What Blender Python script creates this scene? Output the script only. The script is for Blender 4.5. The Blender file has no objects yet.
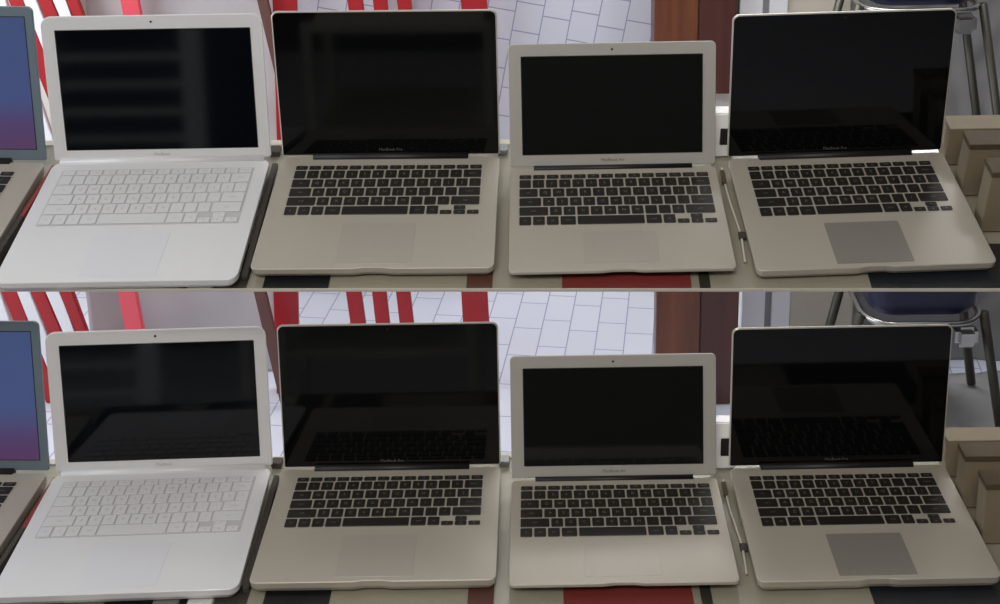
import bpy, bmesh, math, random
from mathutils import Matrix, Vector, noise
random.seed(4)
SC = bpy.context.scene
COL = SC.collection
R = math.radians

# ------------------------------------------------------------------ camera
F, CX, CY = 1245.23, 541.19, 24.63          # focal length and principal point in pixels of a 1000 x 604 frame
CAM = Vector((0, 0, 1.8864))
CR = ((0.999901338, -0.003925445, -0.013487204),      # camera right, down, forward in the world
      (-0.014046843, -0.279426292, -0.960064390),
      (0.0, 0.960159121, -0.279453864))
cam_data = bpy.data.cameras.new('camera')
cam_data.sensor_width = 36
cam_data.lens = F * 36 / 1000
cam_data.shift_x = (500 - CX) / 1000
cam_data.shift_y = (CY - 302) / 1000
cam_data.clip_start = 0.05
cam = bpy.data.objects.new('camera', cam_data)
COL.objects.link(cam)
cam.matrix_world = Matrix(((CR[0][0], -CR[1][0], -CR[2][0], CAM.x),
                           (CR[0][1], -CR[1][1], -CR[2][1], CAM.y),
                           (CR[0][2], -CR[1][2], -CR[2][2], CAM.z),
                           (0, 0, 0, 1)))
SC.camera = cam

# ------------------------------------------------------------------ light
world = bpy.data.worlds.new('world')
SC.world = world
world.use_nodes = True
world.node_tree.nodes['Background'].inputs['Color'].default_value = (0.75, 0.85, 1, 1)
world.node_tree.nodes['Background'].inputs['Strength'].default_value = 0.5

def area(name, loc, target, sx, sy, power, color):
    d = bpy.data.lights.new(name, 'AREA')
    d.shape = 'RECTANGLE'; d.size = sx; d.size_y = sy
    d.energy = power; d.color = color
    o = bpy.data.objects.new(name, d)
    COL.objects.link(o)
    o.location = loc
    o.rotation_euler = (Vector(target) - Vector(loc)).to_track_quat('-Z', 'Y').to_euler()
    return o

area('window_daylight', (-2.30, 2.2, 1.50), (0.0, 2.2, 1.0), 2.3, 1.5, 43, (0.90, 0.95, 1.0))
area('ceiling_tube_light', (-0.3, -0.3, 2.66), (-0.3, 0.6, 0.6), 1.3, 0.5, 30, (1.0, 0.95, 0.86))

area('added_back_fill_light', (0.55, 3.16, 2.66), (0.8, 3.5, 0.5), 1.5, 0.2, 33, (0.96, 0.97, 1.0))  # unseen fill lamp added to brighten the back wall and its panels

SC.view_settings.view_transform = 'Standard'
SC.view_settings.look = 'None'
SC.view_settings.gamma = 1
SC.view_settings.use_curve_mapping = False
SC.view_settings.exposure = 0.0

# ------------------------------------------------------------------ frames
# lower tier: the level table top; upper tier: a display shelf that slopes toward the viewer
ROW = [
    Matrix(((0.9999987, -0.0008411, -0.0013521, 0.0015234),
            (0.0004450, 0.9629007, -0.2698558, 0.3040298),
            (0.0015289, 0.2698548, 0.9628998, 0.8015328),
            (0, 0, 0, 1))),
    Matrix.Translation((0, 0, 0.75)),
]

def ray(x, y):
    c = ((x - CX) / F, (y - CY) / F, 1.0)
    return Vector(tuple(sum(CR[r][k] * c[r] for r in range(3)) for k in range(3)))

def on_z(x, y, z):
    d = ray(x, y); return CAM + d * ((z - CAM.z) / d.z)

def on_y(x, y, Y):
    d = ray(x, y); return CAM + d * ((Y - CAM.y) / d.y)

def on_deck(row, x, y, z=0.0):
    """where the photograph's point (upper picture coordinates) meets the plane z of that tier"""
    if row == 1: x += 1.5; y += 312
    M = ROW[row].inverted()
    d = M.to_3x3() @ ray(x, y); o = M @ CAM
    return o + d * ((z - o.z) / d.z)

# ------------------------------------------------------------------ materials
def lin(c):
    c = c / 255
    return c / 12.92 if c <= 0.04045 else ((c + 0.055) / 1.055) ** 2.4

def mat(name, rgb, rough=0.5, metal=0.0, spec=0.5, emit=0, bump=0, bump_scale=60, var=0, var_scale=8, coat=0):
    m = bpy.data.materials.new(name)
    m.use_nodes = True
    nt = m.node_tree; b = nt.nodes['Principled BSDF']
    col = tuple(lin(c) for c in rgb) + (1,)
    b.inputs['Base Color'].default_value = col
    b.inputs['Roughness'].default_value = rough
    b.inputs['Metallic'].default_value = metal
    b.inputs['Specular IOR Level'].default_value = spec
    b.inputs['Coat Weight'].default_value = coat
    if emit:
        b.inputs['Emission Color'].default_value = col
        b.inputs['Emission Strength'].default_value = emit
    tc = nt.nodes.new('ShaderNodeTexCoord')
    if var:
        n = nt.nodes.new('ShaderNodeTexNoise'); n.inputs['Scale'].default_value = var_scale
        n.inputs['Detail'].default_value = 4
        nt.links.new(tc.outputs['Object'], n.inputs['Vector'])
        mx = nt.nodes.new('ShaderNodeMix'); mx.data_type = 'RGBA'
        mx.inputs[6].default_value = tuple(max(0, c * (1 - var)) for c in col[:3]) + (1,)
        mx.inputs[7].default_value = tuple(min(1, c * (1 + var)) for c in col[:3]) + (1,)
        nt.links.new(n.outputs['Fac'], mx.inputs[0]); nt.links.new(mx.outputs[2], b.inputs['Base Color'])
    if bump:
        n = nt.nodes.new('ShaderNodeTexNoise'); n.inputs['Scale'].default_value = bump_scale
        nt.links.new(tc.outputs['Object'], n.inputs['Vector'])
        bp = nt.nodes.new('ShaderNodeBump'); bp.inputs['Strength'].default_value = bump
        bp.inputs['Distance'].default_value = 0.01
        nt.links.new(n.outputs['Fac'], bp.inputs['Height']); nt.links.new(bp.outputs['Normal'], b.inputs['Normal'])
    return m

def tile_mat(name, run, turn, scale, tile=(222, 224, 236), grout=(150, 152, 184)):
    """brick-laid tiles whose long courses follow the axis `run` ('Y' on a floor, 'Z' on a wall), turned by a small angle"""
    m = mat(name, tile, 0.35)
    nt = m.node_tree; b = nt.nodes['Principled BSDF']
    tc = nt.nodes.new('ShaderNodeTexCoord'); sp = nt.nodes.new('ShaderNodeSeparateXYZ')
    cb = nt.nodes.new('ShaderNodeCombineXYZ'); mp = nt.nodes.new('ShaderNodeMapping')
    nt.links.new(tc.outputs['Object'], sp.inputs[0])
    nt.links.new(sp.outputs[run], cb.inputs['X']); nt.links.new(sp.outputs['X'], cb.inputs['Y'])
    nt.links.new(cb.outputs[0], mp.inputs['Vector'])
    mp.inputs['Rotation'].default_value = (0, 0, turn)
    br = nt.nodes.new('ShaderNodeTexBrick')
    br.offset = 0.35
    br.inputs['Scale'].default_value = 1.0
    br.inputs['Brick Width'].default_value = scale[0]; br.inputs['Row Height'].default_value = scale[1]
    br.inputs['Mortar Size'].default_value = 0.0022; br.inputs['Mortar Smooth'].default_value = 0.6
    c = tuple(lin(v) for v in tile)
    br.inputs['Color1'].default_value = c + (1,)
    br.inputs['Color2'].default_value = tuple(v * 0.95 for v in c) + (1,)
    br.inputs['Mortar'].default_value = tuple(lin(v) for v in grout) + (1,)
    nt.links.new(mp.outputs['Vector'], br.inputs['Vector'])
    nt.links.new(br.outputs['Color'], b.inputs['Base Color'])
    return m

def wood_mat(name, c1, c2, scale=(14, 14, 0.6), rough=0.35):
    m = mat(name, c1, rough)
    nt = m.node_tree; b = nt.nodes['Principled BSDF']
    tc = nt.nodes.new('ShaderNodeTexCoord'); mp = nt.nodes.new('ShaderNodeMapping')
    mp.inputs['Scale'].default_value = scale
    n = nt.nodes.new('ShaderNodeTexNoise'); n.inputs['Scale'].default_value = 2.2; n.inputs['Detail'].default_value = 6
    r = nt.nodes.new('ShaderNodeValToRGB')
    r.color_ramp.elements[0].position = 0.35; r.color_ramp.elements[1].position = 0.65
    r.color_ramp.elements[0].color = tuple(lin(v) for v in c1) + (1,)
    r.color_ramp.elements[1].color = tuple(lin(v) for v in c2) + (1,)
    nt.links.new(tc.outputs['Object'], mp.inputs['Vector']); nt.links.new(mp.outputs['Vector'], n.inputs['Vector'])
    nt.links.new(n.outputs['Fac'], r.inputs['Fac']); nt.links.new(r.outputs['Color'], b.inputs['Base Color'])
    return m

def glass_mat(name):
    m = bpy.data.materials.new(name); m.use_nodes = True
    nt = m.node_tree; nt.nodes.clear()
    out = nt.nodes.new('ShaderNodeOutputMaterial'); mix = nt.nodes.new('ShaderNodeMixShader')
    t = nt.nodes.new('ShaderNodeBsdfTransparent'); g = nt.nodes.new('ShaderNodeBsdfGlossy')
    lw = nt.nodes.new('ShaderNodeLayerWeight'); lw.inputs['Blend'].default_value = 0.5
    pw = nt.nodes.new('ShaderNodeMath'); pw.operation = 'POWER'; pw.inputs[1].default_value = 4
    mu = nt.nodes.new('ShaderNodeMath'); mu.operation = 'MULTIPLY_ADD'; mu.inputs[1].default_value = 0.7; mu.inputs[2].default_value = 0.03
    nt.links.new(lw.outputs['Facing'], pw.inputs[0]); nt.links.new(pw.outputs[0], mu.inputs[0])
    t.inputs['Color'].default_value = (0.965, 0.97, 0.96, 1)
    g.inputs['Roughness'].default_value = 0.18
    nt.links.new(mu.outputs[0], mix.inputs[0]); nt.links.new(t.outputs[0], mix.inputs[1])
    nt.links.new(g.outputs[0], mix.inputs[2]); nt.links.new(mix.outputs[0], out.inputs['Surface'])
    return m

def display_mat(name):
    """a lit desktop: blue fading to plum in its lower right corner"""
    m = mat(name, (10, 12, 20), 0.25)
    nt = m.node_tree; b = nt.nodes['Principled BSDF']
    tc = nt.nodes.new('ShaderNodeTexCoord'); sp = nt.nodes.new('ShaderNodeSeparateXYZ')
    nt.links.new(tc.outputs['Object'], sp.inputs[0])
    r = nt.nodes.new('ShaderNodeValToRGB')
    mr = nt.nodes.new('ShaderNodeMapRange')
    mr.inputs['From Min'].default_value = 0.015; mr.inputs['From Max'].default_value = 0.20
    nt.links.new(sp.outputs['Z'], mr.inputs['Value']); nt.links.new(mr.outputs[0], r.inputs['Fac'])
    cr = r.color_ramp
    cr.elements[0].position = 0.0; cr.elements[0].color = (lin(92), lin(62), lin(98), 1)
    cr.elements[1].position = 1.0; cr.elements[1].color = (lin(68), lin(84), lin(130), 1)
    e = cr.elements.new(0.22); e.color = (lin(84), lin(66), lin(112), 1)
    e = cr.elements.new(0.42); e.color = (lin(70), lin(84), lin(132), 1)
    nt.links.new(r.outputs['Color'], b.inputs['Emission Color'])
    b.inputs['Emission Strength'].default_value = 0.78
    return m

M_ALU = mat('brushed_aluminium', (178, 171, 160), 0.42, 0.15, bump=0.02, bump_scale=900)
M_ALU_RIM = mat('aluminium_rim', (205, 200, 192), 0.3, 0.4)
M_ALU_LID = mat('aluminium_lid_bezel', (190, 187, 182), 0.4, 0.2)
M_PAD = mat('trackpad_grey', (173, 166, 156), 0.40, 0.15)
M_PAD_D = mat('trackpad_dark_reflection', (142, 137, 129), 0.38, 0.2)  # dark reflection on the glass put into the base colour
M_WHITE = mat('white_polycarbonate', (220, 220, 223), 0.3, coat=0.2)
M_WHITE_KEY = mat('white_key', (214, 214, 217), 0.45)
M_WHITE_WELL = mat('white_key_well', (192, 190, 194), 0.6)
M_WHITE_PAD = mat('white_trackpad', (217, 217, 223), 0.35)
M_KEY = mat('black_key', (30, 26, 22), 0.5)
M_LEG = mat('key_legend', (128, 122, 110), 0.6)
M_LEG_W = mat('grey_legend', (168, 168, 172), 0.6)
M_SCREEN = mat('black_glass_screen', (7, 8, 9), 0.05, spec=0.25)
M_PANEL = mat('dark_display_panel', (6, 9, 14), 0.06, spec=0.32)
M_PANEL_A = mat('charcoal_display_panel', (22, 24, 23), 0.06, spec=0.32)
M_DARK = mat('dark_hinge_plastic', (22, 21, 21), 0.5)
M_RUB = mat('black_rubber', (20, 20, 20), 0.8)
M_WORD = mat('grey_lettering', (96, 96, 94), 0.5)
M_GREYBEZ = mat('blue_grey_bezel', (112, 128, 140), 0.4, 0.2)
M_DISP = display_mat('blue_desktop_display')
M_GLASS = glass_mat('counter_glass')
M_EDGE = mat('pale_edge_strip', (205, 200, 188), 0.3)
M_TRAY = mat('beige_tray_board', (170, 163, 149), 0.6, var=0.06, var_scale=5)
M_POST = mat('grey_steel_post', (130, 132, 134), 0.4, 0.6)
M_RED = mat('red_paint', (176, 26, 34), 0.4)
M_REDD = mat('dark_red_card', (142, 58, 56), 0.5, var=0.05)
M_RED_LIT = mat('lit_red_plastic', (238, 88, 100), 0.35)  # red slat's lit look put into a lighter colour
M_WHT = mat('white_paint', (247, 247, 249), 0.45)
M_WSHEET = mat('white_plastic_sheet', (196, 190, 191), 0.45, var=0.06, var_scale=6)
M_GSHEET = mat('grey_crumpled_plastic', (150, 148, 148), 0.35, var=0.08, var_scale=7)
M_WALL = mat('cream_wall_paint', (226, 222, 214), 0.75, var=0.02, var_scale=2)
M_WALLF = mat('dim_shop_wall', (50, 50, 50), 0.8)
M_CEIL = mat('ceiling_paint', (222, 222, 218), 0.8)
M_FLOOR = tile_mat('white_floor_tiles', 'Y', R(-7), (0.15, 0.082))
M_WTILE = tile_mat('white_wall_tiles', 'Z', R(-11), (0.090, 0.082))
M_BROWN = wood_mat('reddish_brown_wood', (100, 54, 34), (132, 76, 46))
M_BROWN_D = wood_mat('dark_brown_wood', (78, 42, 36), (94, 50, 42))
M_STRAP = mat('brown_wood_strip', (104, 66, 58), 0.5, var=0.15, var_scale=20)
M_BEIGE = mat('beige_board', (212, 203, 186), 0.6, var=0.03)
M_NAVY = mat('navy_vinyl', (15, 18, 56), 0.35)
M_CHROME = mat('dull_chrome', (178, 176, 172), 0.25, 0.9)
M_DKMETAL = mat('dark_olive_metal', (74, 72, 64), 0.4, 0.4)
M_CARD = mat('tan_cardboard', (134, 122, 102), 0.7, var=0.06)
M_CARD_D = mat('dark_box_edge', (84, 70, 52), 0.7)
M_BLACKC = mat('black_card_box', (26, 28, 34), 0.4)
M_NAVYC = mat('dark_navy_box', (32, 36, 46), 0.4)
M_CABLE = mat('white_cable', (206, 202, 190), 0.5)
M_STRIP = mat('dark_grey_and_gap_shade', (66, 60, 56), 0.7, bump=0.3, bump_scale=300)
M_SHELF = mat('shop_shelf_paint', (226, 228, 226), 0.6)
M_BIRCH = mat('light_counter_board', (205, 200, 186), 0.6)

# ------------------------------------------------------------------ mesh helpers
WM = {}

def link(name, mesh, parent=None, M=None, **props):
    """link an object at world matrix M (default: its parent's)"""
    o = bpy.data.objects.new(name, mesh)
    COL.objects.link(o)
    if parent is not None:
        o.parent = parent
        Mw = WM[parent.name] if M is None else M
        o.matrix_basis = WM[parent.name].inverted() @ Mw
    else:
        Mw = Matrix.Identity(4) if M is None else M
        o.matrix_basis = Mw
    WM[o.name] = Mw.copy()
    for k, v in props.items(): o[k] = v
    return o

def tag(o, label, cat, group=None, kind=None):
    o['label'] = label; o['category'] = cat
    if group: o['group'] = group
    if kind: o['kind'] = kind
    return o

def finish(bm, name, mats, smooth=False):
    bmesh.ops.recalc_face_normals(bm, faces=bm.faces)
    me = bpy.data.meshes.new(name); bm.to_mesh(me); bm.free()
    for m in (mats if isinstance(mats, (list, tuple)) else [mats]): me.materials.append(m)
    if smooth:
        me.polygons.foreach_set('use_smooth', [True] * len(me.polygons))
    return me

def rrect(x0, x1, y0, y1, r, n=5, scoop=None, rb=None):
    pts = []; q = r if rb is None else rb
    for cx, cy, a0, r in ((x1 - r, y1 - r, 0, r), (x0 + r, y1 - r, 90, r), (x0 + q, y0 + q, 180, q), (x1 - q, y0 + q, 270, q)):
        for i in range(n + 1):
            a = R(a0 + 90 * i / n)
            pts.append((cx + r * math.cos(a), cy + r * math.sin(a)))
        if scoop and a0 == 180:
            w, d = scoop
            for i in range(9):
                t = i / 8
                pts.append(((x0 + x1) / 2 - w + 2 * w * t, y0 + d * min(1, 4 * t, 4 * (1 - t))))
    return pts

def loft(bm, loops, mi=0, caps=True):
    rings = [[bm.verts.new(p) for p in lp] for lp in loops]
    n = len(rings[0])
    for a, b in zip(rings[:-1], rings[1:]):
        for i in range(n):
            f = bm.faces.new((a[i], a[(i + 1) % n], b[(i + 1) % n], b[i])); f.material_index = mi
    if caps:
        f = bm.faces.new(rings[0][::-1]); f.material_index = mi
        f = bm.faces.new(rings[-1]); f.material_index = mi
    return rings

def slab(bm, x0, x1, y0, y1, z0, z1, r=0.004, ch=0.0006, n=5, mi=0, bot=0.0, scoop=None):
    """rounded slab with a chamfered upper rim and an undercut lower rim"""
    L = []
    for z, ins in ((z0, ch + bot), (z0 + (z1 - z0) * 0.45, bot * 0.15), (z1 - ch, 0), (z1, ch)):
        L.append([(x, y, z) for x, y in rrect(x0 + ins, x1 - ins, y0 + ins, y1 - ins, max(r - ins * 0.5, 0.0005), n, scoop)])
    loft(bm, L, mi)

def box(bm, x0, x1, y0, y1, z0, z1, bev=0.0, mi=0):
    vs = [bm.verts.new((x, y, z)) for x in (x0, x1) for y in (y0, y1) for z in (z0, z1)]
    fs = [(0, 1, 3, 2), (4, 6, 7, 5), (0, 4, 5, 1), (2, 3, 7, 6), (0, 2, 6, 4), (1, 5, 7, 3)]
    new = [bm.faces.new([vs[i] for i in f]) for f in fs]
    for f in new: f.material_index = mi
    if bev:
        es = list({e for f in new for e in f.edges})
        bmesh.ops.bevel(bm, geom=es, offset=bev, segments=2, affect='EDGES', material=mi)

def tube(bm, pts, r, n=10, mi=0):
    pts = [Vector(p) for p in pts]
    loops = []
    up = Vector((0, 0, 1))
    for i, p in enumerate(pts):
        d = (pts[min(i + 1, len(pts) - 1)] - pts[max(i - 1, 0)]).normalized()
        s = d.cross(up)
        if s.length < 1e-3: s = d.cross(Vector((0, 1, 0)))
        s.normalize(); t = s.cross(d)
        loops.append([tuple(p + (s * math.cos(2 * math.pi * k / n) + t * math.sin(2 * math.pi * k / n)) * r) for k in range(n)])
    loft(bm, loops, mi)

def curve_pts(pts, sub=8):
    P = [Vector(p) for p in pts]; out = []
    for i in range(len(P) - 1):
        a, b, c, d = P[max(i - 1, 0)], P[i], P[i + 1], P[min(i + 2, len(P) - 1)]
        for k in range(sub):
            t = k / sub
            out.append(0.5 * ((2 * b) + (c - a) * t + (2 * a - 5 * b + 4 * c - d) * t * t + (3 * b - a - 3 * c + d) * t ** 3))
    out.append(P[-1]); return out

_text = {}
def text_mesh(s, size):
    if (s, size) not in _text:
        cu = bpy.data.curves.new('lettering', 'FONT')
        cu.body = s; cu.size = size; cu.align_x = 'CENTER'; cu.align_y = 'CENTER'; cu.resolution_u = 2
        ob = bpy.data.objects.new('lettering', cu)
        COL.objects.link(ob)
        dg = bpy.context.evaluated_depsgraph_get()
        _text[(s, size)] = bpy.data.meshes.new_from_object(ob.evaluated_get(dg))
        bpy.data.objects.remove(ob)
    return _text[(s, size)]

def add_text(bm, s, size, M, mi):
    me = text_mesh(s, size)
    n0 = len(bm.verts)
    tmp = bmesh.new(); tmp.from_mesh(me); tmp.transform(M)
    vm = [bm.verts.new(v.co) for v in tmp.verts]
    for f in tmp.faces:
        try:
            g = bm.faces.new([vm[v.index] for v in f.verts]); g.material_index = mi
        except ValueError: pass
    tmp.free()

# ------------------------------------------------------------------ keyboard
ROWS = [
    (0.55, [('esc', 1.036)] + [('F%d' % i, 1.036) for i in range(1, 13)] + [('eject', 1.036)]),
    (1, [(c, 1) for c in '`1234567890-='] + [('delete', 1.5)]),
    (1, [('tab', 1.5)] + [(c, 1) for c in 'QWERTYUIOP[]\\']),
    (1, [('caps', 1.75)] + [(c, 1) for c in "ASDFGHJKL;'"] + [('return', 1.75)]),
    (1, [('shift', 2.25)] + [(c, 1) for c in 'ZXCVBNM,./'] + [('shift', 2.25)]),
    (1, [('fn', 1), ('ctrl', 1), ('alt', 1), ('cmd', 1.25), (' ', 5), ('cmd', 1.25), ('alt', 1), ('<', 1), ('^v', 1), ('>', 1)]),
]
_keys = {}
def key_mesh(w, h, legend, white):
    k = (round(w, 5), round(h, 5), legend, white)
    if k not in _keys:
        bm = bmesh.new()
        slab(bm, -w / 2, w / 2, -h / 2, h / 2, 0, 0.0013, 0.0016, 0.0004, 3)
        if legend.strip():
            big = len(legend) == 1
            add_text(bm, legend, 0.0068 if big else 0.0040, Matrix.Translation((0, 0, 0.00136)), 1)
        _keys[k] = finish(bm, 'key', [M_WHITE_KEY, M_LEG_W] if white else [M_KEY, M_LEG])
    return _keys[k]

def keyboard(root, W, kx, ky, kd, T, white, well_mat):
    x0, x1 = -W / 2 + kx, W / 2 - kx
    bm = bmesh.new()
    slab(bm, x0 - 0.0015, x1 + 0.0015, -ky - kd - 0.0015, -ky + 0.0015, T - 0.0008, T + 0.0001, 0.002, 0.0001, 3)
    kb = link('keyboard', finish(bm, 'keyboard', well_mat), root)
    u = (x1 - x0) / 14.5; v = kd / 5.55; gap = 0.0021 if white else 0.0026
    y = -ky
    for hh, keys in ROWS:
        h = hh * v; x = x0
        for lg, wu in keys:
            w = wu * u
            def put(cx, cy, kw, kh, l):
                o = link('key', key_mesh(kw, kh, l, white), kb)
                o.matrix_basis = Matrix.Translation((cx, cy, T + 0.0001))
            if lg in '<>' and wu == 1 and hh == 1 and len(lg) == 1 and lg in ('<', '>'):
                put(x + w / 2, y - h * 0.74, w - gap, h * 0.5 - gap * 0.6, lg)
            elif lg == '^v':
                put(x + w / 2, y - h * 0.255, w - gap, h * 0.5 - gap * 0.45, '^')
                put(x + w / 2, y - h * 0.74, w - gap, h * 0.5 - gap * 0.45, 'v')
            else:
                put(x + w / 2, y - h / 2, w - gap, h - gap * (0.8 if hh < 1 else 1), lg)
            x += w
        y -= h
    return kb

# ------------------------------------------------------------------ laptops
def make_laptop(style, W, D, L, T=0.020, kx=0.0236, ky=0.0197, kd=0.1083, tw=0.0997, ty=0.1437, td=0.0793,
                marg=(0.02, 0.02, 0.02, 0.02), word=None):
    """origin: middle of the hinge edge at deck level; the front faces -y"""
    M0 = Matrix.Identity(4)
    root = link('laptop', None, None, M0)
    root.empty_display_size = 0.05
    white = style == 'white'
    body = {'white': M_WHITE}.get(style, M_ALU)
    r = {'white': 0.014, 'pro': 0.009, 'air': 0.007, 'old': 0.008}[style]
    # base
    bm = bmesh.new()
    if style == 'air':       # wedge: deep at the hinge, thin at the front
        L2 = []
        for (zb, zf), ins in (((0.004, 0.0125), 0.006), ((0.008, 0.0155), 0.0), ((T - 0.0008, T - 0.0008), 0.0), ((T, T), 0.0007)):
            pts = rrect(-W / 2 + ins, W / 2 - ins, -D + ins, -ins, r, 6, (0.026, 0.002))
            L2.append([(x, y, zb + (zf - zb) * min(1, max(0, -y / D))) for x, y in pts])
        loft(bm, L2)
    else:
        slab(bm, -W / 2, W / 2, -D, 0, 0.0035, T, r, 0.0008, 6, 0, 0.0045 if style != 'old' else 0.001,
             (0.024, 0.0022) if style == 'pro' else None)
    base = link('base', finish(bm, 'laptop_base', body), root)
    for sx in (-1, 1):
        for yy in (-0.022, -D + 0.024):
            bm = bmesh.new()
            n = 16
            loft(bm, [[(sx * (W / 2 - 0.03) + 0.007 * math.cos(2 * math.pi * k / n), yy + 0.007 * math.sin(2 * math.pi * k / n), z)
                       for k in range(n)] for z in (0.0003, 0.0055 if (style != 'air' or yy > -0.05) else 0.0135)])
            link('rubber_foot', finish(bm, 'rubber_foot', M_RUB), root)
    keyboard(root, W, kx, ky, kd, T, white, M_WHITE_WELL if white else M_ALU)
    bm = bmesh.new()
    ty2 = min(ty + td, D - 0.006)
    slab(bm, -tw / 2, tw / 2, -ty2, -ty, T - 0.001, T + 0.00025, 0.0025, 0.0002, 4)
    link('trackpad', finish(bm, 'trackpad', M_WHITE_PAD if white else (M_PAD_D if style == 'pro_d' else M_PAD)), root)
    if white or style == 'old':
        bm = bmesh.new()
        slab(bm, -tw / 2, tw / 2, -D + 0.001, -ty2 - 0.001, T - 0.001, T + 0.0003, 0.002, 0.0003, 3)
        if style == 'old': link('trackpad_button', finish(bm, 'trackpad_button', M_PAD), root)
        else: bm.free()
    # hinge
    hw = {'white': 0.47, 'pro': 0.355, 'air': 0.385, 'old': 0.36}[style] * W
    bm = bmesh.new()
    tube(bm, [(-hw, 0.0015, T - 0.001), (hw, 0.0015, T - 0.001)], 0.0062 if style != 'air' else 0.0045, 14)
    link('hinge', finish(bm, 'hinge', M_WHITE if white else M_DARK, True), root)
    if style == 'pro':
        bm = bmesh.new()
        slab(bm, -hw, hw, -0.0055, 0.0015, T - 0.001, T + 0.0004, 0.0006, 0.0002, 2)
        link('hinge_recess', finish(bm, 'hinge_recess', M_DARK), root)
    if style == 'air':
        bm = bmesh.new()
        slab(bm, -hw, hw, -0.0035, 0.0005, T - 0.001, T + 0.0003, 0.0006, 0.0002, 2)
        link('hinge_recess', finish(bm, 'hinge_recess', M_DARK), root)
    # lid: built upright, front face at y = 0, swung back by its own rotation
    th = 0.0075 if style in ('white', 'old') else 0.0055
    bm = bmesh.new()
    lr = r if style != 'pro' else 0.009
    z0 = 0.0008
    LL = []
    for y, ins in ((th, 0.0018), (th * 0.55, 0.0), (0.0009, 0.0), (0.0, 0.0009)):
        LL.append([(x, y, z) for x, z in rrect(-W / 2 + ins, W / 2 - ins, z0 + ins, L - ins, lr, 6, None, 0.0025)])
    loft(bm, LL)
    lid_m = {'white': M_WHITE, 'pro': M_ALU_RIM, 'air': M_ALU_LID, 'old': M_GREYBEZ}[style]
    lid = link('lid', finish(bm, 'laptop_lid', lid_m), root)
    def plate(name, x0, x1, za, zb, yf, rr, m, depth=0.0012, rb=None):
        b2 = bmesh.new()
        loft(b2, [[(x, y, z) for x, z in rrect(x0, x1, za, zb, rr, 4, None, rb)] for y in (yf + depth, yf)])
        return link(name, finish(b2, name, m), lid)
    if style == 'pro':
        rim = 0.0019
        plate('screen_glass', -W / 2 + rim, W / 2 - rim, z0 + 0.001, L - rim, -0.0003, 0.0078, M_SCREEN, 0.0012, 0.002)
        ml, mr_, mt, mb = marg
        plate('screen', -W / 2 + ml, W / 2 - mr_, mb, L - mt, -0.0004, 0.0005, M_SCREEN, 0.0006)
    else:
        ml, mr_, mt, mb = marg
        plate('screen_gasket', -W / 2 + ml - 0.0012, W / 2 - mr_ + 0.0012, mb - 0.0012, L - mt + 0.0012, -0.0002, 0.001, M_DARK)
        plate('screen', -W / 2 + ml, W / 2 - mr_, mb, L - mt, -0.0004, 0.0005, M_DISP if style == 'old' else (M_PANEL_A if style == 'air' else M_PANEL), 0.0006)
    # camera eye above the screen
    b2 = bmesh.new()
    zc = L - (0.009 if style != 'pro' else 0.008)
    for ring, (rad, yy) in enumerate(((0.0016, -0.0007),)):
        n = 14
        loft(b2, [[(rad * math.cos(2 * math.pi * k / n), y, zc + rad * math.sin(2 * math.pi * k / n)) for k in range(n)] for y in (0.0005, yy)])
    link('webcam', finish(b2, 'webcam', M_DARK), lid)
    if word:
        b2 = bmesh.new()
        zt = {'pro': 0.0095, 'air': 0.0095, 'white': 0.008}[style]
        add_text(b2, word, 0.0062, Matrix.Translation((0, -0.0006, zt)) @ Matrix.Rotation(R(90), 4, 'X'), 0)
        link('wordmark', finish(b2, 'wordmark', M_WORD if style != 'white' else M_LEG_W), lid)
    return root

def tree_copy(o, parent=None):
    c = o.copy(); COL.objects.link(c)
    if parent is not None: c.parent = parent
    for ch in list(o.children): tree_copy(ch, c)
    return c

def pose(root, row, x, y, yaw, lid_deg):
    root.matrix_basis = ROW[row] @ Matrix.Translation((x, y, 0)) @ Matrix.Rotation(yaw, 4, 'Z')
    for ch in root.children:
        if ch.name.startswith('lid'):
            ch.matrix_basis = Matrix.Translation((0, 0.0037, 0.020)) @ Matrix.Rotation(R(90 - lid_deg), 4, 'X')

white_lt = make_laptop('white', 0.3115, 0.2473, 0.2126, kx=0.0205, ky=0.0205, kd=0.117, marg=(0.0200, 0.0180, 0.0205, 0.0165), ty=0.155, td=0.085, word='MacBook')
pro_a = make_laptop('pro', 0.3145, 0.2315, 0.2190, marg=(0.013, 0.013, 0.016, 0.018), word='MacBook Pro')
air = make_laptop('air', 0.2917, 0.2092, 0.1780, kx=0.0120, ky=0.0137, kd=0.1080, tw=0.098, ty=0.1345, td=0.062,
                  marg=(0.0190, 0.0195, 0.0185, 0.0190), word='MacBook Air')
pro_b = make_laptop('pro', 0.3096, 0.2307, 0.2186, marg=(0.013, 0.013, 0.016, 0.018), word='MacBook Pro')
for ch in pro_b.children:
    if ch.name.startswith('trackpad'):
        ch.data = ch.data.copy(); ch.data.materials[0] = M_PAD_D
        ch['label'] = 'darker grey glass trackpad'
old_lt = make_laptop('old', 0.3600, 0.2473, 0.2275, kx=0.034, ky=0.022, kd=0.104, marg=(0.0125, 0.0125, 0.0150, 0.0180))

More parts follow.
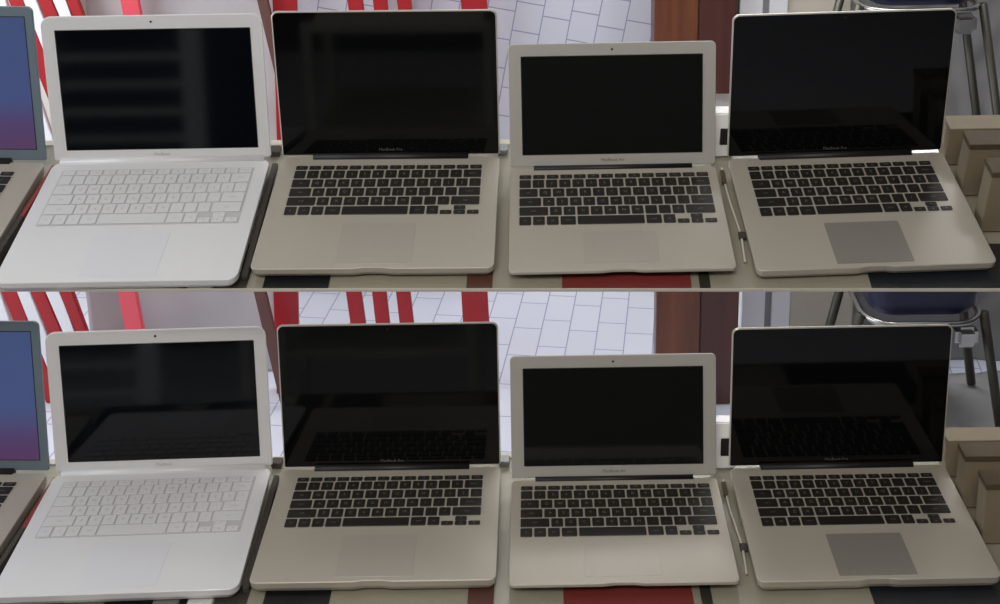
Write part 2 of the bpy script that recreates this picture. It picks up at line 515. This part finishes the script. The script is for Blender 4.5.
POSES = [  # upper tier, lower tier: x, y, yaw, lid opening
    (old_lt, [(-0.8975, 1.4320, -0.045, 109.0), (-0.9025, 1.5570, -0.032, 97.5)],
     ['silver laptop with lit blue screen cut off by the left edge, upper shelf',
      'silver laptop with lit blue screen cut off by the left edge, lower table']),
    (white_lt, [(-0.5488, 1.4240, 0.0016, 108.87), (-0.5553, 1.5524, 0.0305, 97.23)],
     ['all-white open laptop with white keys on the upper shelf', 'all-white open laptop with white keys on the lower table']),
    (pro_a, [(-0.2196, 1.4248, -0.0128, 103.62), (-0.2246, 1.5514, 0.0015, 96.27)],
     ['silver laptop with black keys and black screen, right beside the white laptop, upper shelf',
      'silver laptop with black keys and black screen, right beside the white laptop, lower table']),
    (air, [(0.0986, 1.3920, 0.0038, 112.48), (0.0949, 1.5193, 0.0027, 101.93)],
     ['smallest laptop, thin, with wide silver bezel around its screen, upper shelf',
      'smallest laptop, thin, with wide silver bezel around its screen, lower table']),
    (pro_b, [(0.4180, 1.4122, 0.0281, 99.87), (0.4161, 1.5412, 0.0086, 92.0)],
     ['rightmost silver laptop with black keys, beside the cardboard boxes, upper shelf',
      'rightmost silver laptop with black keys, beside the cardboard boxes, lower table']),
]
for proto, ps, labels in POSES:
    for row in (0, 1):
        o = proto if row == 0 else tree_copy(proto)
        pose(o, row, *ps[row])
        tag(o, labels[row], 'laptop', 'laptops on the upper shelf' if row == 0 else 'laptops on the lower table')

# ------------------------------------------------------------------ room
RX, RY0, RY1, RZ = 2.4, -1.8, 3.55, 2.75
def struct(name, x0, x1, y0, y1, z0, z1, m, M=None):
    bm = bmesh.new(); box(bm, x0, x1, y0, y1, z0, z1)
    return link(name, finish(bm, name, m), None, M, kind='structure')
struct('floor', -RX, RX, RY0, RY1, -0.1, 0, M_FLOOR)
struct('wall_back', -RX, RX, RY1, RY1 + 0.1, -0.1, RZ, M_WALL)
struct('wall_right', RX, RX + 0.1, RY0, RY1, -0.1, RZ, M_WALLF)
struct('wall_front', -RX, RX, RY0 - 0.1, RY0, -0.1, RZ, M_WALLF)
struct('ceiling', -RX - 0.1, RX + 0.1, RY0 - 0.1, RY1 + 0.1, RZ, RZ + 0.1, M_CEIL)
# left wall with its window opening
bm = bmesh.new()
wx0, wx1, wz0, wz1 = 1.0, 3.4, 0.75, 2.35
for (a, b, c, d) in ((RY0, wx0, -0.1, RZ), (wx1, RY1, -0.1, RZ), (wx0, wx1, -0.1, wz0), (wx0, wx1, wz1, RZ)):
    box(bm, -RX - 0.1, -RX, a, b, c, d)
link('wall_left', finish(bm, 'wall_left', M_WALL), None, None, kind='structure')
bm = bmesh.new()
for a in (wx0, (wx0 + wx1) / 2 - 0.025, wx1 - 0.05): box(bm, -RX - 0.08, -RX - 0.02, a, a + 0.05, wz0, wz1)
for c in (wz0, wz1 - 0.05): box(bm, -RX - 0.08, -RX - 0.02, wx0, wx1, c, c + 0.05)
link('window_1', finish(bm, 'window_1', M_WHT), None, None, kind='structure')
# tiled field on the back wall
tx0, tx1 = on_y(297, 0, 3.54).x, on_y(655, 0, 3.54).x
struct('trim_1', tx0, tx1, 3.535, 3.55, 0.16, 1.5, M_WTILE)

# ------------------------------------------------------------------ the two display tiers
def sheet(row, name, x0, x1, y0, y1, z0, z1, m, parent, r=0.004):
    bm = bmesh.new(); slab(bm, x0, x1, y0, y1, z0, z1, r, 0.0008, 3)
    return link(name, finish(bm, name, m), parent, ROW[row])
SHELF = ROW[0] @ Matrix.Translation((-0.70, 1.1885, 0)) @ Matrix.Rotation(R(-1.26), 4, 'Z') @ Matrix.Translation((0.70, 0, 0))
DECK = [SHELF, ROW[1] @ Matrix.Translation((0, 1.20, 0))]      # origin on the front edge
for row in (0, 1):
    yb = (0.302, 0.400)[row]
    root = link('display_shelf' if row == 0 else 'display_table', None, None, Matrix.Translation((0, 1.5, 0)))
    tag(root, ('glass-topped display shelf on steel posts, sloping toward the viewer, under the upper row of laptops',
               'level glass-topped display table under the lower row of laptops')[row], ('shelf', 'table')[row])
    HW = (1.15, 1.09)[row]; px_ = (1.13, 1.07)[row]
    for nm, ya, yz, za, zb, m, r in (('glass_top', 0, yb, -0.0013, 0.0, M_GLASS, 0.0005),
                                     ('tray_board', 0, yb, -0.0046, -0.0030, M_TRAY, 0.0005),
                                     ('support_board', 0.045, yb, -0.0300, -0.0047, M_BEIGE, 0.004),
                                     ('back_rail', yb + 0.0002, yb + 0.012, -0.0300, 0.0, M_BEIGE, 0.002),
                                     ('edge_strip', -0.0015, -0.0001, -0.0046, 0.0006, M_EDGE, 0.0003)):
        bm = bmesh.new(); slab(bm, -HW, HW, ya, yz, za, zb, r, 0.0003, 3)
        link(nm, finish(bm, nm, m), root, DECK[row])
    for sx in (-1, 1):
        for yy in (0.07, yb - 0.03):
            top = DECK[row] @ Vector((sx * px_, yy, -0.03))
            bm = bmesh.new()
            box(bm, top.x - 0.015, top.x + 0.015, top.y - 0.015, top.y + 0.015, 0, top.z + 0.004, 0.002)
            link('post', finish(bm, 'post', M_POST), root, Matrix.Identity(4))

# flat things laid under the glass, seen in front of the laptops: photo x-range, material, name, label, category
TRAY = [
    (-30, 64, M_BLACKC, 'flat_case', 'flat black case under the glass below the white laptop\'s left corner', 'case'),
    (104, 152, M_BLACKC, 'flat_card', 'flat black card with pale dot under the glass below the white laptop', 'card'),
    (154, 177, M_GSHEET, 'flat_card', 'pale grey card under the glass left of the thin black stick', 'card'),
    (178, 186, M_BLACKC, 'thin_stick', 'thin black stick under the glass between two pale cards', 'stick'),
    (187, 211, M_WHT, 'flat_card', 'white card under the glass right of the thin black stick', 'card'),
    (213, 246, M_STRIP, 'flat_case', 'dark grey case under the glass below the white laptop\'s right corner', 'case'),
    (262, 328, M_BLACKC, 'flat_case', 'flat black case under the glass below the silver laptop beside the white one', 'case'),
    (466, 492, M_STRAP, 'flat_card', 'small brown card under the glass left of the smallest laptop', 'card'),
    (562, 692, M_REDD, 'flat_folder', 'dark red folder under the glass below the smallest laptop', 'folder'),
    (700, 711, M_DKMETAL, 'thin_stick', 'dark olive stick under the glass right of the red folder', 'stick'),
    (872, 1040, M_NAVYC, 'flat_folder', 'large dark navy folder under the glass below the rightmost laptop', 'folder'),
]
for row in (0, 1):
    where = (', upper shelf', ', lower table')[row]
    inv = DECK[row].inverted()
    def on_front(x, y, z=0.0):
        p = ROW[row] @ on_deck(row, x, y, z)
        return inv @ p
    for xa, xb, m, nm, lb, cat in TRAY:
        a = on_front(xa, 288, -0.0016); b = on_front(xb, 288, -0.0016)
        w = b.x - a.x; y0 = 0.001 if row == 0 else 0.001
        bm = bmesh.new()
        slab(bm, -w / 2, w / 2, 0, 0.085 if row == 0 else 0.14, 0.0, 0.0014, min(0.003, w * 0.3), 0.0003, 3)
        o = link(nm, finish(bm, nm, m), None, DECK[row] @ Matrix.Translation(((a.x + b.x) / 2, y0, -0.0029)))
        tag(o, lb + where, cat)
        if 'dot' in lb:
            yd = on_front(128, 286, -0.0015).y - y0
            bm = bmesh.new(); slab(bm, -0.0018, 0.0018, yd, yd + 0.003, 0.0013, 0.00145, 0.0010, 0.00005, 4)
            link('dot', finish(bm, 'dot', M_WHT), o)

# things lying between the laptops
for row in (0, 1):
    where = (' on the upper shelf', ' on the lower table')[row]
    def strip(name, p0, p1, w, h, m, lb, cat, dark=None):
        a = on_deck(row, *p0, h); b = on_deck(row, *p1, h); d = b - a; L = d.length
        M = ROW[row] @ Matrix.Translation((a.x, a.y, 0)) @ Matrix.Rotation(math.atan2(d.y, d.x), 4, 'Z')
        bm = bmesh.new(); slab(bm, 0, L, -w / 2, w / 2, 0.0002, h, 0.001, 0.0004, 3)
        o = link(name, finish(bm, name, m), None, M); tag(o, lb + where, cat)
        if dark:
            bm = bmesh.new(); slab(bm, dark * L, L + 0.001, -w / 2 - 0.0005, w / 2 + 0.0005, 0.0001, h + 0.0006, 0.001, 0.0004, 3)
            link('dark_end', finish(bm, 'dark_end', M_STRIP), o)
        return o
    strip('strap', (54, 165), (-8.5, 262), 0.0058, 0.016, M_REDD, 'dark red strap with a blackish end between blue-screen and white laptops', 'strap', 0.55)
    strip('strap', (275, 163), (244, 276), 0.0080, 0.008, M_STRIP, 'added dark strip for the shade between the white laptop and its silver neighbour', 'strap')  # dark strip added where the gap only lies in shade
    # white lead with a small dark plug between the smallest and the rightmost laptop
    pts = [on_deck(row, *p, 0.003) for p in ((722, 168), (727, 192), (734, 214), (741, 236), (745, 262))]
    bm = bmesh.new(); tube(bm, curve_pts(pts), 0.0017, 8)
    o = link('charging_cable', finish(bm, 'charging_cable', M_CABLE, True), None, ROW[row])
    tag(o, 'thin white charging cable between the smallest and the rightmost laptop' + where, 'cable')
    p = on_deck(row, 742, 238, 0); bm = bmesh.new()
    slab(bm, p.x - 0.005, p.x + 0.005, p.y - 0.006, p.y + 0.006, 0.0002, 0.007, 0.002, 0.001, 3)
    link('plug', finish(bm, 'plug', M_STRIP), o)
    p = on_deck(row, 723, 180, 0); bm = bmesh.new()
    slab(bm, p.x - 0.003, p.x + 0.003, p.y - 0.014, p.y + 0.014, 0.0002, 0.008, 0.002, 0.001, 3)
    link('connector', finish(bm, 'connector', M_CARD_D), o)
    # grey clamp at the shelf's back edge
    p = on_deck(row, 503, 152, 0); bm = bmesh.new()
    slab(bm, -0.008, 0.008, -0.008, 0.008, 0.0002, 0.010, 0.002, 0.001, 3)
    o = link('clamp', finish(bm, 'clamp', M_POST), None, ROW[row] @ Matrix.Translation((p.x, p.y, 0)))
    tag(o, 'small grey clamp behind the gap left of the smallest laptop' + where, 'clamp')
    p = on_deck(row, 276, 154, 0); bm = bmesh.new()
    slab(bm, -0.008, 0.008, -0.008, 0.008, 0.0002, 0.010, 0.002, 0.001, 3)
    o = link('clamp', finish(bm, 'clamp', M_STRIP), None, ROW[row] @ Matrix.Translation((p.x, p.y, 0)))
    tag(o, 'small dark clamp behind the gap right of the white laptop' + where, 'clamp')
    # white adapter with a black face between the lids
    p = on_deck(row, 722, 152, 0)
    M = ROW[row] @ Matrix.Translation((p.x, p.y - 0.012, 0))
    bm = bmesh.new(); box(bm, -0.017, 0.015, 0, 0.02, 0.0002, 0.078, 0.002)
    o = link('power_adapter', finish(bm, 'power_adapter', M_WHT), None, M)
    tag(o, 'white power adapter with black socket between the smallest and rightmost laptops' + where, 'adapter')
    bm = bmesh.new(); box(bm, -0.007, 0.006, -0.001, 0.004, 0.022, 0.052, 0.001)
    link('socket_face', finish(bm, 'socket_face', M_DARK), o)
    # cardboard boxes at the right end
    for k, (bx, ty_, by_, dd, lb) in enumerate(((944, 116, 165, 0.03, 'rear one, tallest'), (960, 131, 196, 0.03, 'middle one'), (980, 158, 232, 0.03, 'front one, lowest'))):
        p = on_deck(row, bx, by_, 0)
        q = on_deck(row, bx, ty_, 0)
        # height from where the upper edge's line of sight passes above the front foot
        Minv = ROW[row].inverted(); cc = Minv @ CAM
        t = (p.y + dd - cc.y) / (q.y - cc.y); h = cc.z * (1 - t)
        M = ROW[row] @ Matrix.Translation((p.x, p.y, 0))
        wdt = 0.16
        bm = bmesh.new(); box(bm, 0, wdt, 0, dd, 0.0003, h - 0.003, 0.0008)
        o = link('cardboard_box', finish(bm, 'cardboard_box', M_CARD), None, M)
        tag(o, 'tan cardboard box right of the rightmost laptop, ' + lb + where, 'box', 'cardboard boxes' + where)
        bm = bmesh.new(); box(bm, -0.0015, wdt + 0.0015, -0.0015, dd + 0.0012, h - 0.0085, h, 0.0006)
        link('box_lid', finish(bm, 'box_lid', M_CARD_D if k else M_CARD), o)

# ------------------------------------------------------------------ behind the upper tier: on and against the back wall
def wall_x(x, Y=3.5, y=5): return on_y(x, y, Y).x
def board(name, x0, x1, y0, y1, z0, z1, m, label, cat, group=None, bev=0.003, rot=None, parent=None):
    """upright board; rot leans it sideways about its lower middle"""
    cx = (x0 + x1) / 2
    M = Matrix.Translation((cx, y0, z0))
    if rot: M = M @ Matrix.Rotation(rot, 4, 'Y')
    bm = bmesh.new(); box(bm, x0 - cx, x1 - cx, 0, y1 - y0, 0, z1 - z0, bev)
    o = link(name, finish(bm, name, m), parent, M)
    if parent is None: tag(o, label, cat, group)
    return o

def leaning(x_top, x_bot, w_px, yt, yb, Y):
    """two points of a slat's axis in the plane Y"""
    return on_y(x_top + w_px / 2, yt, Y), on_y(x_bot + w_px / 2, yb, Y)

def slat_rack(name, label, row, Y, slats, zlow, zhigh, rail):
    dy = 312 * row; dx = 1.5 * row
    base = on_y(slats[0][0] + dx, dy, Y)
    root = link(name, None, None, Matrix.Translation((base.x, Y, zlow)))
    tag(root, label, 'slatted rack')
    xs = []
    for xt, xb, w, m in slats:           # x at photo y = -15 and y = 20 of the upper picture
        a = on_y(xt + dx + w / 2, -15 + dy, Y); b = on_y(xb + dx + w / 2, 20 + dy, Y)
        s = (b.x - a.x) / (b.z - a.z)
        wm = on_y(xb + dx + w, 20 + dy, Y).x - on_y(xb + dx, 20 + dy, Y).x
        x_lo = a.x + s * (zlow - a.z); x_hi = a.x + s * (zhigh - a.z)
        bm = bmesh.new()
        vs = [(x_lo - wm / 2, zlow), (x_lo + wm / 2, zlow), (x_hi + wm / 2, zhigh), (x_hi - wm / 2, zhigh)]
        loft(bm, [[(x, y, z) for x, z in vs] for y in (Y, Y + 0.018)])
        bmesh.ops.bevel(bm, geom=list(bm.edges), offset=0.002, segments=2, affect='EDGES')
        link('slat', finish(bm, 'slat', m), root, Matrix.Identity(4), label={M_RED: 'red slat', M_RED_LIT: 'red slat in a lit tone', M_WHT: 'white slat'}[m])
        xs += [x_lo, x_hi]
    for z in rail:
        bm = bmesh.new(); box(bm, min(xs) - 0.03, max(xs) + 0.03, Y + 0.0185, Y + 0.033, z, z + 0.05, 0.003)
        link('rail', finish(bm, 'rail', M_WHT), root, Matrix.Identity(4))
    return root

LEFT = [(-12, 0, 12, M_WHT), (2, 16, 15, M_RED), (17, 31, 13, M_WHT), (31, 46, 14, M_RED), (46, 61, 14, M_WHT), (59, 72, 13, M_RED), (117, 124, 18, M_RED_LIT)]
RIGHT = [(272, 273, 24, M_RED), (345, 350, 15, M_RED), (371, 375, 14, M_RED), (395, 399, 14, M_RED), (460, 462, 26, M_RED)]
slat_rack('slatted_rack', 'red and white slatted rack on the wall behind the upper blue-screen and white laptops', 0, 3.44, LEFT, 0.42, 1.45, (0.48, 1.3))
slat_rack('slatted_rack', 'red slats on the tiled wall behind the upper silver laptop beside the white one', 0, 3.44, RIGHT, 0.42, 1.45, (0.48, 1.3))
slat_rack('slatted_rack', 'red and white slatted rack on the floor behind the lower blue-screen and white laptops', 1, 2.92, LEFT, 0.0, 0.52, (0.02, 0.42))
slat_rack('slatted_rack', 'red slats standing on the floor behind the lower silver laptop beside the white one', 1, 2.95, RIGHT, 0.0, 0.52, (0.02, 0.42))

def crumple(name, x0, x1, z0, z1, Y, amp, m, label, cat, seed, lean=0.0, nx=40, nz=40, thick=0.004, fr=6):
    """a hanging sheet with folds, its own thickness"""
    bm = bmesh.new()
    cx = (x0 + x1) / 2
    def P(i, j, off):
        u, v = i / nx, j / nz
        x = x0 + (x1 - x0) * u; z = z0 + (z1 - z0) * v
        q = Vector((x * fr + seed, z * fr * 0.7, seed))
        d = noise.noise(q) + 0.5 * noise.noise(q * 2.3)
        return (x - cx, off + amp * d + lean * v, z - z0)
    F_, B_ = ([[bm.verts.new(P(i, j, o)) for j in range(nz + 1)] for i in range(nx + 1)] for o in (0.0, thick))
    for i in range(nx):
        for j in range(nz):
            bm.faces.new((F_[i][j], F_[i + 1][j], F_[i + 1][j + 1], F_[i][j + 1]))
            bm.faces.new((B_[i][j], B_[i][j + 1], B_[i + 1][j + 1], B_[i + 1][j]))
    for i in range(nx):
        for j in (0, nz): bm.faces.new((F_[i][j], F_[i + 1][j], B_[i + 1][j], B_[i][j]))
    for j in range(nz):
        for i in (0, nx): bm.faces.new((F_[i][j], F_[i][j + 1], B_[i][j + 1], B_[i][j]))
    o = link(name, finish(bm, name, m, True), None, Matrix.Translation((cx, Y, z0)))
    return tag(o, label, cat)

for row in (0, 1):
    # two tiers of the same things: (plane Y, foot z, top z, word)
    Y = (3.46, 3.02)[row]; dy = 312 * row; dx = 1.5 * row
    z0, z1 = ((0.40, 1.45), (0.0, 0.50))[row]
    tier = ('upper', 'lower')[row]
    X = lambda px, YY=None, py=5: on_y(px + dx, py + dy, Y if YY is None else YY).x
    crumple('plastic_sheet', X(80), X(272), z0, z1, Y + 0.045, 0.012, M_WSHEET,
            'off-white plastic sheet hanging behind the %s white laptop' % tier, 'sheet', 3.1 + row)
    YS = (3.40, 2.88)[row]
    # brown strip that leans between the sheet and the red slat
    a = on_y(257 + dx, 0 + dy, YS); b = on_y(275 + dx, 75 + dy, YS)
    s = (b.x - a.x) / (b.z - a.z); zz0 = z0; wS = 0.028
    xl = a.x + s * (zz0 - a.z) + wS / 2; xh = a.x + s * (z1 - a.z) + wS / 2
    bm = bmesh.new()
    loft(bm, [[(x, y, z) for x, z in ((xl - wS / 2, zz0), (xl + wS / 2, zz0), (xh + wS / 2, z1), (xh - wS / 2, z1))] for y in (YS, YS + 0.02)])
    o = link('wooden_strip', finish(bm, 'wooden_strip', M_STRAP), None, None)
    tag(o, 'narrow brown strip leaning beside the red slats, behind the %s white laptop' % tier, 'wooden strip')
    # brown cabinet
    zc0 = on_y(720 + dx, 95 + dy, Y - 0.05).z if row == 0 else 0.0
    yf = Y - (0.05 if row == 0 else 0.15)
    xa, xm, xb = X(655, yf), X(699, yf), X(737, yf)
    root = link('cabinet', None, None, Matrix.Translation(((xa + xb) / 2, (yf + Y) / 2, zc0)))
    tag(root, 'brown wooden cabinet standing behind the %s smallest laptop' % tier if row else 'brown wooden wall cabinet behind the upper smallest laptop', 'cabinet')
    I4 = Matrix.Identity(4)
    bm = bmesh.new(); box(bm, xa, xb, yf + 0.016, 3.534 if row == 0 else yf + 0.075, zc0, z1, 0.003); link('body', finish(bm, 'body', M_BROWN_D), root, I4)
    bm = bmesh.new(); box(bm, xa, xm - 0.001, yf, yf + 0.015, zc0 + 0.003, z1 - 0.003, 0.003); link('door', finish(bm, 'door', M_BROWN), root, I4)
    bm = bmesh.new(); box(bm, xm + 0.001, xb, yf, yf + 0.015, zc0 + 0.003, z1 - 0.003, 0.003); d2 = link('door', finish(bm, 'door', M_BROWN_D), root, I4)
    d2['label'] = 'darker brown door'
    bm = bmesh.new(); box(bm, xm + 0.012, xm + 0.022, yf - 0.012, yf, zc0 + 0.06, zc0 + 0.12, 0.002) if row == 0 else box(bm, xm + 0.012, xm + 0.022, yf - 0.012, yf, 0.10, 0.15, 0.002)
    link('handle', finish(bm, 'handle', M_DKMETAL), d2, I4)
    # white board with a groove, and beige board
    x0, x1, x2, x3 = X(740), X(763), X(770), X(788)
    root = link('white_panel', None, None, Matrix.Translation(((x0 + x3) / 2, Y, z0)))
    tag(root, 'bright white grooved panel behind the left of the %s rightmost laptop' % tier, 'panel')
    for k, (p0, p1, yy) in enumerate(((x0, x1, Y), (x2, x3, Y))):
        bm = bmesh.new(); box(bm, p0, p1, yy, yy + 0.04, z0, z1, 0.002); link('board', finish(bm, 'board', M_WHT), root, I4)
    bm = bmesh.new(); box(bm, x1 - 0.001, x2 + 0.001, Y + 0.015, Y + 0.038, z0, z1, 0.0); link('groove_board', finish(bm, 'groove_board', M_GSHEET), root, I4)
    board('beige_board', X(788), X(852), Y + 0.01, Y + 0.04, z0, z1, M_BEIGE, 'plain beige board behind the middle of the %s rightmost laptop' % tier, 'board')
    crumple('plastic_sheet', X(854), X(1030), z0, z1, Y + 0.05, 0.014, M_GSHEET,
            'grey crumpled plastic sheet behind the right of the %s rightmost laptop' % tier, 'sheet', 8.7 + row, fr=9)

# navy stools with metal frames
def stool(row, Y, label):
    dy = 312 * row; dx = 1.5 * row
    pl = on_y(868 + dx, 0 + dy, Y); pr = on_y(984 + dx, 0 + dy, Y)
    zb = on_y(925 + dx, (8 if row == 0 else 9) + dy, Y).z
    cx, w = (pl.x + pr.x) / 2, (pr.x - pl.x)
    zt = zb + (0.11 if row == 0 else 0.13)
    yc = Y + 0.14
    root = link('stool', None, None, Matrix.Translation((cx, yc, 0)))
    tag(root, label, 'stool')
    I4 = Matrix.Identity(4)
    bm = bmesh.new()
    L = []
    for t, sc in ((0, 0.80), (0.08, 0.9), (0.3, 0.985), (0.6, 1.0), (0.85, 0.985), (0.97, 0.93), (1.0, 0.86)):
        L.append([(x, y, zb + (zt - zb) * t) for x, y in rrect(cx - w / 2 * sc, cx + w / 2 * sc, yc - 0.14 * sc, yc + 0.10 * sc, 0.06 * sc, 8)])
    loft(bm, L); link('seat', finish(bm, 'seat', M_NAVY, True), root, I4)
    # rim tube under the seat
    ring = [(x, y, zb - 0.006) for x, y in rrect(cx - w / 2 * 1.02, cx + w / 2 * 1.02, yc - 0.145, yc + 0.105, 0.07, 8)]
    bm = bmesh.new(); tube(bm, ring + [ring[0]], 0.008, 8); link('rim', finish(bm, 'rim', M_CHROME, True), root, I4)
    for sx in (-1, 1):
        for sy in (-1, 1):
            bm = bmesh.new()
            tube(bm, [(cx + sx * w * 0.54, yc + sy * 0.09 - 0.01, zb), (cx + sx * (w * 0.54 + (0.20 if row == 0 else 0.06)), yc + sy * 0.11 - 0.02, (0.0, 0.016)[row])], 0.012, 10)
            link('leg', finish(bm, 'leg', M_DKMETAL, True), root, I4)
    if row == 0:
        bm = bmesh.new(); box(bm, cx + w * 0.26, cx + w * 0.46, yc - 0.15, yc - 0.10, zb - 0.075, zb - 0.02, 0.012)
        link('bracket', finish(bm, 'bracket', M_CHROME), root, I4)
    else:
        bm = bmesh.new(); box(bm, cx + w * 0.26, cx + w * 0.46, yc - 0.15, yc - 0.10, zb - 0.075, zb - 0.02, 0.012)
        link('bracket', finish(bm, 'bracket', M_CHROME), root, I4)
stool(0, 3.18, 'tall navy stool with dull metal legs behind the upper rightmost laptop')
stool(1, 2.70, 'low navy stool with dull metal legs behind the lower rightmost laptop')

# ------------------------------------------------------------------ beside the camera: unseen frames added for the dark screens to mirror
root = link('mirrored_slats', None, None, Matrix.Translation((-1.22, -0.2, 0)))
tag(root, 'white slatted room divider mirrored in the white laptop\'s dark screen', 'room divider')
I4 = Matrix.Identity(4)
for xa, xb in ((-1.48, -1.44), (-1.06, -1.00)):
    bm = bmesh.new(); box(bm, xa, xb, -0.23, -0.20, 0, 1.12, 0.003); link('post', finish(bm, 'post', M_SHELF), root, I4)
for k in range(11):
    z = 0.99 - 0.083 * k
    bm = bmesh.new(); box(bm, -1.44, -1.06, -0.225, -0.205, z - 0.009, z + 0.009, 0.002); link('slat', finish(bm, 'slat', M_SHELF), root, I4)
root = link('mirrored_frame', None, None, Matrix.Translation((-0.48, -0.2, 0)))
tag(root, 'added unseen grey frame, mirrored in the dark screen beside the white laptop', 'rack')
for xa in (-0.77, -0.22):
    for ya in (-0.23, -0.55):
        bm = bmesh.new(); box(bm, xa, xa + 0.028, ya, ya + 0.028, 0, 0.715, 0.003); link('post', finish(bm, 'post', M_BIRCH), root, I4)
for z in (0.354, 0.70):
    bm = bmesh.new(); box(bm, -0.742, -0.22, -0.55, -0.202, z - 0.012, z + 0.012, 0.003); link('shelf', finish(bm, 'shelf', M_BIRCH), root, I4)

# grey crumpled sheet spread on the floor under the low stool
bm = bmesh.new()
x0, x1, y0, y1, n = on_y(880, 400, 2.7).x, 1.75, 2.35, 3.0, 44
G = [[[bm.verts.new((x0 + (x1 - x0) * i / n, y0 + (y1 - y0) * j / n,
      0.002 + t + 0.012 * abs(noise.noise(Vector((i * 0.21, j * 0.17, 3.3))) + 0.5 * noise.noise(Vector((i * 0.5, j * 0.45, 1.3)))))) for j in range(n + 1)] for i in range(n + 1)] for t in (0, 0.0015)]
for i in range(n):
    for j in range(n):
        for t in (0, 1):
            q = G[t]; bm.faces.new((q[i][j], q[i + 1][j], q[i + 1][j + 1], q[i][j + 1]))
for i in range(n):
    for j in (0, n): bm.faces.new((G[0][i][j], G[0][i + 1][j], G[1][i + 1][j], G[1][i][j])); bm.faces.new((G[0][j][i], G[0][j][i + 1], G[1][j][i + 1], G[1][j][i]))
o = link('plastic_sheet', finish(bm, 'plastic_sheet', M_GSHEET, True), None, None)
tag(o, 'grey crumpled plastic sheet spread on the floor under the low navy stool', 'sheet')
